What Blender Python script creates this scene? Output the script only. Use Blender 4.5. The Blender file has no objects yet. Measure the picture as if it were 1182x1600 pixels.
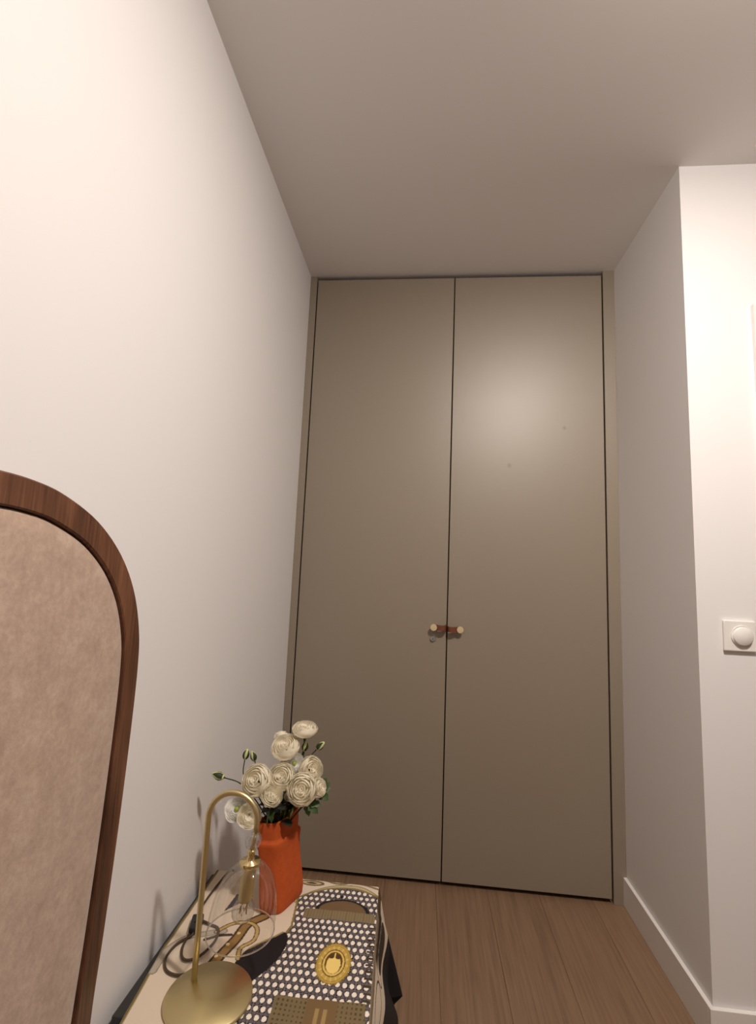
import bpy, bmesh, math, random
import numpy as np
from mathutils import Vector, Matrix

# ------------------------------------------------------------------ camera
S = bpy.context.scene
COL = S.collection
cam_d = bpy.data.cameras.new('camera')
cam = bpy.data.objects.new('camera', cam_d)
COL.objects.link(cam)
cam_d.sensor_fit = 'HORIZONTAL'
cam_d.sensor_width = 36.0
cam_d.lens = 36.0 * 756.56 / 1182.0
cam_d.clip_start = 0.02
PIT, YAW, ROL = 0.12569, -0.09855, 0.04183
fw = Vector((math.sin(YAW) * math.cos(PIT), math.cos(YAW) * math.cos(PIT), math.sin(PIT)))
rt = Vector((math.cos(YAW), -math.sin(YAW), 0))
up = rt.cross(fw)
r2 = math.cos(ROL) * rt + math.sin(ROL) * up
u2 = -math.sin(ROL) * rt + math.cos(ROL) * up
cam.matrix_world = Matrix(((r2.x, u2.x, -fw.x, 0.5521), (r2.y, u2.y, -fw.y, -2.019), (r2.z, u2.z, -fw.z, 1.1687), (0, 0, 0, 1)))
S.camera = cam

# ------------------------------------------------------------------ world, exposure
w = bpy.data.worlds.new('world')
S.world = w
w.use_nodes = True
w.node_tree.nodes['Background'].inputs[0].default_value = (0.02, 0.018, 0.016, 1)
w.node_tree.nodes['Background'].inputs[1].default_value = 0.3
S.view_settings.view_transform = 'Standard'
S.view_settings.look = 'None'
S.view_settings.gamma = 1.0
S.view_settings.use_curve_mapping = False
S.view_settings.exposure = 0.0
LAMP_POS = (1.185, -1.60, 2.445)
LAMP_POWER = 26.5            # bare side glow of the opal lamp
DISC_POWER = 29.5            # its round face, looking down
LAMP_COLOR = (1.0, 0.895, 0.80)

random.seed(7)
W_, YC, H_ = 1.328, -0.54, 2.5          # recess width, corner depth, ceiling height
RX, RY = 4.2, -5.2                       # far side of the room

# ------------------------------------------------------------------ helpers
def srgb(r, g, b):
    f = lambda c: (c / 12.92 if c <= 0.04045 else ((c + 0.055) / 1.055) ** 2.4)
    return (f(r / 255), f(g / 255), f(b / 255), 1)

MATS = {}
def mat(name, color=(0.8, 0.8, 0.8, 1), rough=0.5, metal=0.0, **kw):
    m = bpy.data.materials.new(name)
    m.use_nodes = True
    b = m.node_tree.nodes['Principled BSDF']
    b.inputs['Base Color'].default_value = color
    b.inputs['Roughness'].default_value = rough
    b.inputs['Metallic'].default_value = metal
    for k, v in kw.items():
        b.inputs[k.replace('_', ' ')].default_value = v
    MATS[name] = m
    return m

def nodes(m):
    return m.node_tree.nodes, m.node_tree.links, m.node_tree.nodes['Principled BSDF']

def noise(m, scale, detail=4, rough=0.5, stretch=(1, 1, 1), coord='Object', rnd=False):
    n, l, b = nodes(m)
    tc = n.new('ShaderNodeTexCoord')
    mp = n.new('ShaderNodeMapping')
    mp.inputs['Scale'].default_value = stretch
    src = tc.outputs[coord]
    if rnd:
        oi = n.new('ShaderNodeObjectInfo')
        mul = n.new('ShaderNodeMath'); mul.operation = 'MULTIPLY'; mul.inputs[1].default_value = 37.0
        l.new(oi.outputs['Random'], mul.inputs[0])
        ad = n.new('ShaderNodeVectorMath'); ad.operation = 'ADD'
        l.new(src, ad.inputs[0]); l.new(mul.outputs[0], ad.inputs[1])
        src = ad.outputs[0]
    l.new(src, mp.inputs['Vector'])
    t = n.new('ShaderNodeTexNoise')
    t.inputs['Scale'].default_value = scale
    t.inputs['Detail'].default_value = detail
    t.inputs['Roughness'].default_value = rough
    l.new(mp.outputs[0], t.inputs['Vector'])
    return t

def ramp(m, fac, stops):
    n, l, b = nodes(m)
    r = n.new('ShaderNodeValToRGB')
    while len(r.color_ramp.elements) < len(stops):
        r.color_ramp.elements.new(0.5)
    for e, (p, c) in zip(r.color_ramp.elements, stops):
        e.position = p; e.color = c
    l.new(fac, r.inputs[0])
    return r

def bump(m, h, strength, dist=0.002):
    n, l, b = nodes(m)
    bp = n.new('ShaderNodeBump')
    bp.inputs['Strength'].default_value = strength
    bp.inputs['Distance'].default_value = dist
    l.new(h, bp.inputs['Height'])
    l.new(bp.outputs[0], b.inputs['Normal'])

def link_obj(name, me, m=None, parent=None):
    o = bpy.data.objects.new(name, me)
    COL.objects.link(o)
    if m is not None and me is not None:
        me.materials.clear(); me.materials.append(m)
    if parent is not None:
        o.parent = parent
    return o

def mesh(name, bm, smooth=False):
    bmesh.ops.recalc_face_normals(bm, faces=bm.faces)
    me = bpy.data.meshes.new(name)
    bm.to_mesh(me); bm.free()
    if smooth:
        for p in me.polygons: p.use_smooth = True
    return me

def obj(name, bm, m, parent=None, smooth=False):
    return link_obj(name, mesh(name, bm, smooth), m, parent)

def box(x0, x1, y0, y1, z0, z1, bev=0.0, seg=2):
    bm = bmesh.new()
    bmesh.ops.create_cube(bm, size=1)
    for v in bm.verts:
        v.co = Vector(((x0 + x1) / 2 + v.co.x * (x1 - x0), (y0 + y1) / 2 + v.co.y * (y1 - y0), (z0 + z1) / 2 + v.co.z * (z1 - z0)))
    if bev > 0:
        bmesh.ops.bevel(bm, geom=bm.edges[:] + bm.verts[:], offset=bev, segments=seg, affect='EDGES', profile=0.5)
    return bm

def lathe(profile, seg=40, center=(0, 0, 0)):
    """profile: list of (r, z)."""
    bm = bmesh.new()
    rings = []
    for r, z in profile:
        if r < 1e-6:
            rings.append([bm.verts.new((center[0], center[1], center[2] + z))])
        else:
            rings.append([bm.verts.new((center[0] + r * math.cos(2 * math.pi * i / seg), center[1] + r * math.sin(2 * math.pi * i / seg), center[2] + z)) for i in range(seg)])
    for a, b in zip(rings, rings[1:]):
        for i in range(seg):
            j = (i + 1) % seg
            if len(a) == 1 and len(b) == 1: continue
            if len(a) == 1: bm.faces.new((a[0], b[i], b[j]))
            elif len(b) == 1: bm.faces.new((a[i], a[j], b[0]))
            else: bm.faces.new((a[i], a[j], b[j], b[i]))
    return bm

def tube(pts, r, seg=10, cap=True):
    bm = bmesh.new()
    pts = [Vector(p) for p in pts]
    rs = r if isinstance(r, (list, tuple)) else [r] * len(pts)
    t0 = (pts[1] - pts[0]).normalized()
    nrm = t0.orthogonal().normalized()
    rings = []
    for i, p in enumerate(pts):
        if i == 0: t = pts[1] - pts[0]
        elif i == len(pts) - 1: t = pts[-1] - pts[-2]
        else: t = pts[i + 1] - pts[i - 1]
        t.normalize()
        nrm = (nrm - t * nrm.dot(t)).normalized()
        bi = t.cross(nrm)
        rings.append([bm.verts.new(p + rs[i] * (math.cos(2 * math.pi * k / seg) * nrm + math.sin(2 * math.pi * k / seg) * bi)) for k in range(seg)])
    for a, b in zip(rings, rings[1:]):
        for k in range(seg):
            j = (k + 1) % seg
            bm.faces.new((a[k], a[j], b[j], b[k]))
    if cap:
        bm.faces.new(rings[0][::-1]); bm.faces.new(rings[-1])
    return bm

def spline(pts, n=8):
    P = [Vector(p) for p in pts]
    P = [P[0] * 2 - P[1]] + P + [P[-1] * 2 - P[-2]]
    out = []
    for i in range(1, len(P) - 2):
        a, b, c, d = P[i - 1], P[i], P[i + 1], P[i + 2]
        for k in range(n):
            t = k / n
            out.append(0.5 * ((2 * b) + (c - a) * t + (2 * a - 5 * b + 4 * c - d) * t * t + (3 * b - a - 3 * c + d) * t ** 3))
    out.append(P[-2])
    return out

def thing(name, label, cat, loc=(0, 0, 0), group=None):
    o = bpy.data.objects.new(name, None)
    COL.objects.link(o)
    o.empty_display_size = 0.02
    o.location = loc
    tag(o, label, cat, group)
    return o

def tag(o, label, cat, group=None):
    o['label'] = label; o['category'] = cat
    if group: o['group'] = group
    return o

def struct(name, bm, m, label=None, cat=None, smooth=False):
    o = obj(name, bm, m, None, smooth)
    o['kind'] = 'structure'
    if label: o['label'] = label
    if cat: o['category'] = cat
    return o

def adopt(child, parent):
    """child mesh written in world coordinates, parent an Empty/mesh with a plain location."""
    bpy.context.view_layer.update()
    child.parent = parent
    child.matrix_parent_inverse = parent.matrix_world.inverted()
    return child

# ------------------------------------------------------------------ materials
def wall_mat(name, col):
    m = mat(name, col, 0.62)
    t = noise(m, 240, 3, 0.6)
    bump(m, t.outputs[0], 0.05, 0.001)
    return m
M_WALL = wall_mat('wall_paint', (0.80, 0.785, 0.79, 1))
M_CEIL = wall_mat('ceiling_paint', (0.83, 0.80, 0.785, 1))
M_WHITE = mat('white_gloss_trim', (0.80, 0.775, 0.75, 1), 0.35)
M_SWITCH = mat('switch_plastic', (0.84, 0.82, 0.79, 1), 0.3)

M_DOOR = mat('taupe_lacquer', srgb(140, 129, 114), 0.45, Specular_IOR_Level=1.0)
t = noise(M_DOOR, 90, 3, 0.6); bump(M_DOOR, t.outputs[0], 0.06, 0.001)
# two small scuffs on the right leaf
def add_scuffs(m, base, dark, spots):
    n, l, b = nodes(m)
    g = n.new('ShaderNodeNewGeometry')
    prev = None
    for p, rad in spots:
        d = n.new('ShaderNodeVectorMath'); d.operation = 'DISTANCE'
        l.new(g.outputs['Position'], d.inputs[0]); d.inputs[1].default_value = p
        mr = n.new('ShaderNodeMapRange'); mr.inputs[1].default_value = rad * 0.1; mr.inputs[2].default_value = rad
        mr.inputs[3].default_value = 1; mr.inputs[4].default_value = 0
        l.new(d.outputs['Value'], mr.inputs[0])
        if prev is None: prev = mr.outputs[0]
        else:
            mx = n.new('ShaderNodeMath'); mx.operation = 'MAXIMUM'
            l.new(prev, mx.inputs[0]); l.new(mr.outputs[0], mx.inputs[1]); prev = mx.outputs[0]
    mix = n.new('ShaderNodeMix'); mix.data_type = 'RGBA'
    mix.inputs[6].default_value = base; mix.inputs[7].default_value = dark
    l.new(prev, mix.inputs[0]); l.new(mix.outputs[2], b.inputs['Base Color'])
add_scuffs(M_DOOR, srgb(141, 129, 113), srgb(116, 106, 91), [((1.118, 0, 1.801), 0.011), ((0.894, 0, 1.637), 0.013)])

M_DARK = mat('dark_interior', (0.03, 0.024, 0.018, 1), 0.8)

# floor planks
M_FLOOR = mat('oak_laminate', rough=0.42)
t1 = noise(M_FLOOR, 5.0, 5, 0.55, (6, 0.55, 1), rnd=True)
t2 = noise(M_FLOOR, 60.0, 4, 0.6, (2.4, 0.06, 1), rnd=True)
n, l, b = nodes(M_FLOOR)
wv = n.new('ShaderNodeMath'); wv.operation = 'MULTIPLY'; wv.inputs[1].default_value = 24.0
l.new(t1.outputs[0], wv.inputs[0])
sn = n.new('ShaderNodeMath'); sn.operation = 'SINE'; l.new(wv.outputs[0], sn.inputs[0])
sc = n.new('ShaderNodeMath'); sc.operation = 'MULTIPLY_ADD'; sc.inputs[1].default_value = 0.05; sc.inputs[2].default_value = 0.0
l.new(sn.outputs[0], sc.inputs[0])
ad = n.new('ShaderNodeMath'); ad.operation = 'ADD'; l.new(sc.outputs[0], ad.inputs[0]); l.new(t2.outputs[0], ad.inputs[1])
oi = n.new('ShaderNodeObjectInfo')
ob = n.new('ShaderNodeMath'); ob.operation = 'MULTIPLY_ADD'; ob.inputs[1].default_value = 0.14; ob.inputs[2].default_value = -0.07
l.new(oi.outputs['Random'], ob.inputs[0])
ad2 = n.new('ShaderNodeMath'); ad2.operation = 'ADD'; l.new(ad.outputs[0], ad2.inputs[0]); l.new(ob.outputs[0], ad2.inputs[1])
rp = ramp(M_FLOOR, ad2.outputs[0], [(0.15, srgb(108, 84, 64)), (0.5, srgb(132, 105, 82)), (0.85, srgb(146, 118, 94))])
l.new(rp.outputs[0], b.inputs['Base Color'])
bump(M_FLOOR, t2.outputs[0], 0.05, 0.001)
M_SUB = mat('floor_joint', (0.12, 0.08, 0.05, 1), 0.8)

# headboard
M_WALNUT = mat('walnut_veneer', rough=0.42)
t1 = noise(M_WALNUT, 14, 3, 0.55, (1, 1.6, 0.16))
t2 = noise(M_WALNUT, 90, 5, 0.6, (1, 2.6, 0.10))
n, l, b = nodes(M_WALNUT)
mx = n.new('ShaderNodeMath'); mx.operation = 'MULTIPLY_ADD'; mx.inputs[1].default_value = 0.45
l.new(t2.outputs[0], mx.inputs[0])
m2 = n.new('ShaderNodeMath'); m2.operation = 'MULTIPLY'; m2.inputs[1].default_value = 0.55
l.new(t1.outputs[0], m2.inputs[0]); l.new(m2.outputs[0], mx.inputs[2])
rp = ramp(M_WALNUT, mx.outputs[0], [(0.36, srgb(56, 32, 20)), (0.5, srgb(96, 60, 40)), (0.66, srgb(128, 86, 60))])
l.new(rp.outputs[0], b.inputs['Base Color'])

M_VELVET = mat('rose_beige_velvet', rough=0.9, Sheen_Weight=0.25, Sheen_Roughness=0.5)
t1 = noise(M_VELVET, 22, 6, 0.75, (1, 1, 1))
t2 = noise(M_VELVET, 110, 4, 0.7, (1, 1, 1))
n, l, b = nodes(M_VELVET)
mx = n.new('ShaderNodeMath'); mx.operation = 'MULTIPLY_ADD'; mx.inputs[1].default_value = 0.4
l.new(t2.outputs[0], mx.inputs[0])
m2 = n.new('ShaderNodeMath'); m2.operation = 'MULTIPLY'; m2.inputs[1].default_value = 0.6
l.new(t1.outputs[0], m2.inputs[0]); l.new(m2.outputs[0], mx.inputs[2])
rp = ramp(M_VELVET, mx.outputs[0], [(0.36, srgb(164, 140, 124)), (0.5, srgb(178, 154, 137)), (0.66, srgb(194, 172, 156))])
l.new(rp.outputs[0], b.inputs['Base Color'])
bump(M_VELVET, mx.outputs[0], 0.35, 0.004)

# small things
def brass(name, col, rough):
    m = mat(name, col, rough, 1.0)
    t = noise(m, 60, 3, 0.6, (1, 14, 1))
    n, l, b = nodes(m)
    mr = n.new('ShaderNodeMapRange'); mr.inputs[3].default_value = rough - 0.06; mr.inputs[4].default_value = rough + 0.08
    l.new(t.outputs[0], mr.inputs[0]); l.new(mr.outputs[0], b.inputs['Roughness'])
    return m
M_BRASS = brass('satin_brass', srgb(214, 198, 150), 0.40)
M_BRASS2 = brass('polished_brass', srgb(226, 204, 150), 0.2)
M_STUD = mat('pale_brass_disc', srgb(226, 208, 168), 0.5, 0.5)
M_CHROME = mat('chrome', (0.75, 0.75, 0.75, 1), 0.15, 1.0)
M_LEATHER = mat('brown_leather', srgb(112, 64, 42), 0.5)
t = noise(M_LEATHER, 300, 3, 0.6); bump(M_LEATHER, t.outputs[0], 0.2, 0.001)

def petal_mat(name, col):
    m = mat(name, col, 0.55)
    n, l, b = nodes(m)
    tr = n.new('ShaderNodeBsdfTranslucent'); tr.inputs[0].default_value = col
    mx = n.new('ShaderNodeMixShader'); mx.inputs[0].default_value = 0.45
    out = [x for x in n if x.type == 'OUTPUT_MATERIAL'][0]
    l.new(b.outputs[0], mx.inputs[1]); l.new(tr.outputs[0], mx.inputs[2]); l.new(mx.outputs[0], out.inputs[0])
    return m
def thin_glass(name, tint=0.97, base=0.03):
    m = bpy.data.materials.new(name); m.use_nodes = True
    n, l = m.node_tree.nodes, m.node_tree.links
    n.clear()
    out = n.new('ShaderNodeOutputMaterial')
    tr = n.new('ShaderNodeBsdfTransparent'); tr.inputs[0].default_value = (tint, tint * 0.99, tint * 0.97, 1)
    gl = n.new('ShaderNodeBsdfGlossy'); gl.inputs['Roughness'].default_value = 0.03
    lw = n.new('ShaderNodeLayerWeight'); lw.inputs['Blend'].default_value = 0.25
    ma = n.new('ShaderNodeMath'); ma.operation = 'MULTIPLY_ADD'; ma.inputs[1].default_value = 0.42; ma.inputs[2].default_value = base
    l.new(lw.outputs['Facing'], ma.inputs[0])
    mx = n.new('ShaderNodeMixShader')
    l.new(ma.outputs[0], mx.inputs[0]); l.new(tr.outputs[0], mx.inputs[1]); l.new(gl.outputs[0], mx.inputs[2])
    l.new(mx.outputs[0], out.inputs[0])
    return m
M_GLASS = thin_glass('clear_glass')
M_BULBGLASS = thin_glass('bulb_glass', 0.93, 0.14)
M_GLASSBALL = thin_glass('ball_glass', 0.93, 0.18)
M_BALL = mat('solid_glass', (0.97, 0.96, 0.93, 1), 0.02, 0.0, Transmission_Weight=1.0, IOR=1.45)
M_FIL = mat('filament', srgb(190, 140, 90), 0.4)
M_CORD = mat('brown_cord', srgb(74, 56, 40), 0.6)
M_BLACK = mat('black_plastic', (0.018, 0.017, 0.017, 1), 0.4)
M_BLACKWOOD = mat('black_lacquer', (0.02, 0.019, 0.019, 1), 0.35)
M_ORANGE = mat('orange_felt', srgb(200, 86, 24), 0.85)
t = noise(M_ORANGE, 60, 4, 0.65)
rp = ramp(M_ORANGE, t.outputs[0], [(0.3, srgb(174, 70, 17)), (0.7, srgb(186, 82, 24))])
nodes(M_ORANGE)[1].new(rp.outputs[0], nodes(M_ORANGE)[2].inputs['Base Color'])
bump(M_ORANGE, t.outputs[0], 0.12, 0.002)
M_MOUTHSHADE = mat('mouth_shade', (0.008, 0.010, 0.006, 1), 0.95)  # near-black colour stands in for the shade inside the vase mouth
t = noise(M_MOUTHSHADE, 150, 4, 0.7); bump(M_MOUTHSHADE, t.outputs[0], 0.9, 0.004)

M_PETAL = petal_mat('cream_petal', srgb(255, 250, 236))
M_PETALW = petal_mat('white_petal', srgb(255, 254, 250))
M_HEART = mat('green_heart', srgb(150, 160, 70), 0.6)
M_STEM = mat('stem_green', rough=0.55)
t = noise(M_STEM, 45, 2, 0.5, (3, 3, 0.3))
rp = ramp(M_STEM, t.outputs[0], [(0.42, srgb(46, 66, 24)), (0.5, srgb(112, 128, 52)), (0.62, srgb(196, 200, 128))])
nodes(M_STEM)[1].new(rp.outputs[0], nodes(M_STEM)[2].inputs['Base Color'])
M_SEPAL = mat('sepal_green', srgb(40, 54, 26), 0.6)
M_BUD = mat('bud_pale', srgb(206, 212, 150), 0.6)
M_LEAF = mat('leaf_green', rough=0.55)
t = noise(M_LEAF, 60, 3, 0.5)
rp = ramp(M_LEAF, t.outputs[0], [(0.3, srgb(36, 58, 28)), (0.7, srgb(72, 98, 50))])
nodes(M_LEAF)[1].new(rp.outputs[0], nodes(M_LEAF)[2].inputs['Base Color'])
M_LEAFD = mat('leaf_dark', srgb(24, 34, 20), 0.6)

M_SCARF = mat('printed_silk', rough=0.7, Specular_IOR_Level=0.3)
n, l, b = nodes(M_SCARF)
ca = n.new('ShaderNodeVertexColor'); ca.layer_name = 'print'
l.new(ca.outputs[0], b.inputs['Base Color'])

# ------------------------------------------------------------------ structure
fl = struct('floor', box(-0.1, RX + 0.1, RY - 0.1, 0.75, -0.06, -0.0105), M_SUB)
PW, PL = 0.192, 1.285
plank_me = mesh('plank', box(-PW / 2 + 0.0003, PW / 2 - 0.0003, -PL / 2 + 0.0003, PL / 2 - 0.0003, -0.010, 0.0, 0.0005, 1))
plank_me.materials.append(M_FLOOR)
x = 1.016 - 6 * PW + PW / 2
xi = 0
offs = [0.05, 0.30, 0.16, 0.38, 0.09, 0.26, 0.34, 0.12]
while x - PW / 2 < RX:
    if x + PW / 2 > -0.02:
        y = PL - 0.10 - offs[xi % 8]
        while y + PL / 2 > RY:
            o = link_obj('plank', plank_me, None, fl)
            o.location = (x, y, 0)
            y -= PL
    x += PW; xi += 1

struct('ceiling', box(-0.1, RX + 0.1, RY - 0.1, 0.75, H_, H_ + 0.1), M_CEIL)
struct('wall_left', box(-0.1, 0.0, RY - 0.1, 0.75, 0.0, H_), M_WALL)
struct('wall_back', box(0.0, W_ + 0.1, 0.62, 0.70, 0.0, H_), M_DARK)
struct('wall_recess', box(W_, W_ + 0.1, YC + 0.1, 0.62, 0.0, H_), M_WALL)
# front-facing wall beside the recess, with an opening for the room door
bm = bmesh.new()
def addbox(bm, *a):
    b2 = box(*a); me = bpy.data.meshes.new('tmp'); b2.to_mesh(me); b2.free(); bm.from_mesh(me); bpy.data.meshes.remove(me)
addbox(bm, W_, 1.575, YC, YC + 0.1, 0, H_)
addbox(bm, 2.345, RX, YC, YC + 0.1, 0, H_)
addbox(bm, 1.575, 2.345, YC, YC + 0.1, 1.965, H_)
struct('wall_front', bm, M_WALL)
struct('wall_right', box(RX, RX + 0.1, RY - 0.1, YC + 0.1, 0, H_), M_WALL)
struct('wall_rear', box(0.0, RX, RY - 0.1, RY, 0, H_), M_WALL)

# baseboards
BH = 0.097
struct('baseboard_recess', box(W_ - 0.012, W_, YC + 0.0003, 0.0, 0.0, BH, 0.001, 1), M_WHITE)
struct('baseboard_front', box(W_ - 0.012, 1.516, YC - 0.012, YC, 0.0, BH, 0.001, 1), M_WHITE)
struct('baseboard_left', box(0.0, 0.012, RY, -0.001, 0.0, BH, 0.0015, 1), M_WHITE)
struct('baseboard_right', box(RX - 0.012, RX, RY, YC - 0.013, 0.0, BH, 0.0015, 1), M_WHITE)

# cupboard jambs
struct('trim_1', box(0.0, 0.030, 0.0, 0.08, 0.0, H_, 0.0008, 1), M_DOOR)
struct('trim_2', box(1.2815, W_, -0.003, 0.08, 0.0, H_, 0.0008, 1), M_DOOR)

# cupboard doors with leather pulls
def leather_pull(door, xd, sgn, zc):
    """strap from a round brass stud at xd towards the gap between the leaves (sgn +1: gap on the right)."""
    grp = bpy.data.objects.new('handle', None); COL.objects.link(grp); grp.empty_display_size = 0.02
    grp.location = (xd, 0, zc)
    adopt(grp, door)
    # strap: closed section profile in x/y, extruded along z
    L = 0.049
    prof = [(0.0, -0.016), (0.010, -0.019), (0.022, -0.028), (0.034, -0.032), (0.044, -0.026), (L, -0.012), (L, 0.0)]
    prof = [Vector((sgn * a, b_, 0)) for a, b_ in prof]
    pts = spline(prof, 6)
    bm = bmesh.new()
    th = 0.0022
    rows = []
    for i, p in enumerate(pts):
        tdir = (pts[min(i + 1, len(pts) - 1)] - pts[max(i - 1, 0)]).normalized()
        nn = Vector((-tdir.y, tdir.x, 0))
        hw = 0.0125 - 0.002 * math.sin(i / len(pts) * math.pi)
        row = []
        for s1, s2 in ((1, 1), (1, -1), (-1, -1), (-1, 1)):
            row.append(bm.verts.new((xd + p.x + nn.x * th * s1, p.y + nn.y * th * s1, zc + hw * s2)))
        rows.append(row)
    for a, c in zip(rows, rows[1:]):
        for k in range(4):
            j = (k + 1) % 4
            bm.faces.new((a[k], a[j], c[j], c[k]))
    bm.faces.new(rows[0]); bm.faces.new(rows[-1][::-1])
    s = obj('leather_strap', bm, M_LEATHER); s['label'] = 'brown leather strap'
    adopt(s, grp)
    # stud: post + domed brass disc facing the room
    bm = lathe([(0, 0), (0.0085, 0), (0.0085, 0.020), (0.0128, 0.0205), (0.0134, 0.0225), (0.0134, 0.0255), (0.0122, 0.027), (0.0, 0.0272)], 32)
    for v in bm.verts:
        v.co = Vector((xd + v.co.x, -v.co.z, zc + v.co.y))
    s = obj('stud', bm, M_STUD); s['label'] = 'round brass stud'
    adopt(s, grp)
    return grp

d1 = struct('door_1', box(0.0355, 0.6500, 0.0, 0.022, 0.017, 2.4815, 0.0012, 1), M_DOOR, 'left taupe cupboard door leaf with a leather pull and a lock')
d2 = struct('door_2', box(0.6545, 1.2765, 0.0, 0.022, 0.017, 2.4815, 0.0012, 1), M_DOOR, 'right taupe cupboard door leaf with a leather pull')
leather_pull(d1, 0.5985, 1, 0.962)
leather_pull(d2, 0.7035, -1, 0.958)
bm = lathe([(0, 0), (0.0115, 0), (0.0115, 0.003), (0.0105, 0.006), (0.0085, 0.0085), (0.0, 0.0085)], 28)
for v in bm.verts: v.co = Vector((0.597 + v.co.x, -v.co.z, 0.916 + v.co.y))
lk = obj('lock', bm, M_CHROME); lk['label'] = 'small round chrome lock'
adopt(lk, d1)
bm = box(0.5960, 0.5980, -0.0094, -0.0080, 0.911, 0.921)
adopt(obj('keyhole', bm, M_BLACK), lk)

# room door beside the recess, only the casing edge is in view
def casing():
    bm = bmesh.new()
    addbox(bm, 1.517, 1.577, YC - 0.014, YC, 0.0, 2.021)
    addbox(bm, 2.343, 2.403, YC - 0.014, YC, 0.0, 2.021)
    addbox(bm, 1.577, 2.343, YC - 0.014, YC, 1.961, 2.021)
    return bm
d3 = struct('door_3', box(1.577, 2.343, YC + 0.02, YC + 0.06, 0.006, 1.961, 0.001, 1), M_WHITE, 'white room door in the wall beside the recess')
adopt(obj('door_casing', casing(), M_WHITE), d3)
bm = tube([(1.64, YC + 0.02, 1.04), (1.64, YC - 0.03, 1.04), (1.65, YC - 0.035, 1.04), (1.76, YC - 0.035, 1.04)], 0.009)
adopt(obj('door_handle', bm, M_CHROME, None, True), d3)

# light switch
sw = thing('light_switch', 'square white wall switch with a round button on the right wall', 'switch', (1.435, YC, 1.037))
p = obj('plate', box(1.393, 1.477, YC - 0.010, YC, 0.995, 1.079, 0.003, 3), M_SWITCH); adopt(p, sw)
bm = lathe([(0, 0), (0.029, 0), (0.029, 0.0025), (0.0275, 0.0035), (0.0265, 0.0010), (0.0255, 0.0010), (0.0255, 0.0075), (0.0235, 0.0095), (0.0, 0.0100)], 48)
for v in bm.verts: v.co = Vector((1.4385 + v.co.x, YC - 0.010 - v.co.z, 1.037 + v.co.y))
p = obj('button', bm, M_SWITCH, None, True); adopt(p, sw)

# ------------------------------------------------------------------ ceiling lamp (above the frame), the room's light
lx, ly, lz = LAMP_POS
cl = thing('ceiling_lamp', 'flush round ceiling lamp lighting the room from above', 'lamp', (lx, ly, H_))
adopt(obj('ceiling_plate', lathe([(0, 0), (0.15, 0), (0.15, -0.012), (0.145, -0.018), (0.0, -0.018)], 48, (lx, ly, H_)), M_WHITE, None, True), cl)
ad_ = bpy.data.lights.new('disc_light', 'AREA')
ad_.shape = 'DISK'; ad_.size = 0.18; ad_.energy = DISC_POWER; ad_.color = LAMP_COLOR
ao = bpy.data.objects.new('disc_light', ad_); COL.objects.link(ao); ao.location = (lx, ly, H_ - 0.022)
ld = bpy.data.lights.new('bulb_light', 'POINT')
ld.energy = LAMP_POWER; ld.color = LAMP_COLOR; ld.shadow_soft_size = 0.03
lo = bpy.data.objects.new('bulb_light', ld); COL.objects.link(lo); lo.location = LAMP_POS

# ------------------------------------------------------------------ headboard
outer = [(-1.201, 0.0), (-1.200, 0.25), (-1.196, 0.44), (-1.184, 0.57), (-1.173, 0.712), (-1.165, 0.865), (-1.163, 0.985), (-1.172, 1.054),
         (-1.200, 1.123), (-1.247, 1.183), (-1.311, 1.230), (-1.384, 1.259), (-1.443, 1.270), (-1.52, 1.2725), (-1.75, 1.2725), (-1.95, 1.2725)]
oc = [Vector((0, a, b_)) for a, b_ in outer]
oc = spline(oc, 5)
mir = [Vector((0, -3.90 - p.y, p.z)) for p in oc[:-1]][::-1]
oc = oc + mir
def offset(pts, d):
    out = []
    for i, p in enumerate(pts):
        t = (pts[min(i + 1, len(pts) - 1)] - pts[max(i - 1, 0)]).normalized()
        nn = Vector((0, -t.z, t.y))      # inward (left of travel: going up on +y side, inward is -y)
        out.append(p + nn * d)
    return out
hb = thing('headboard', 'arched headboard with walnut frame and rose beige velvet panel on the left wall', 'headboard', (0.0, -1.95, 0.0))
X0, X1 = 0.001, 0.046
FWD = 0.041
inn = offset(oc, FWD)
bm = bmesh.new()
sec = [(0.0, X0), (0.0, X1 - 0.002), (0.002, X1), (FWD - 0.002, X1), (FWD, X1 - 0.002), (FWD + 0.002, 0.020), (FWD + 0.002, X0)]
rings = []
for d, xx in sec:
    rings.append([bm.verts.new((xx, p.y, p.z)) for p in offset(oc, d)])
for a, c in zip(rings, rings[1:] + rings[:1]):
    for i in range(len(oc) - 1):
        bm.faces.new((a[i], a[i + 1], c[i + 1], c[i]))
for e in (0, -1):
    bm.faces.new([r[e] for r in rings])
adopt(obj('frame', bm, M_WALNUT), hb)
# padded panel inside the frame
bm = bmesh.new()
prev = None
for d, xx in [(FWD + 0.001, 0.010), (FWD + 0.0015, 0.036), (FWD + 0.0025, 0.0395), (FWD + 0.006, 0.0415), (FWD + 0.03, 0.0425), (FWD + 0.08, 0.043)]:
    row = [bm.verts.new((xx, p.y, max(p.z, 0.0))) for p in offset(oc, d)]
    if prev:
        for i in range(len(row) - 1):
            bm.faces.new((prev[i], prev[i + 1], row[i + 1], row[i]))
    prev = row
bm.faces.new(prev)
adopt(obj('velvet_panel', bm, M_VELVET, None, True), hb)

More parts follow.
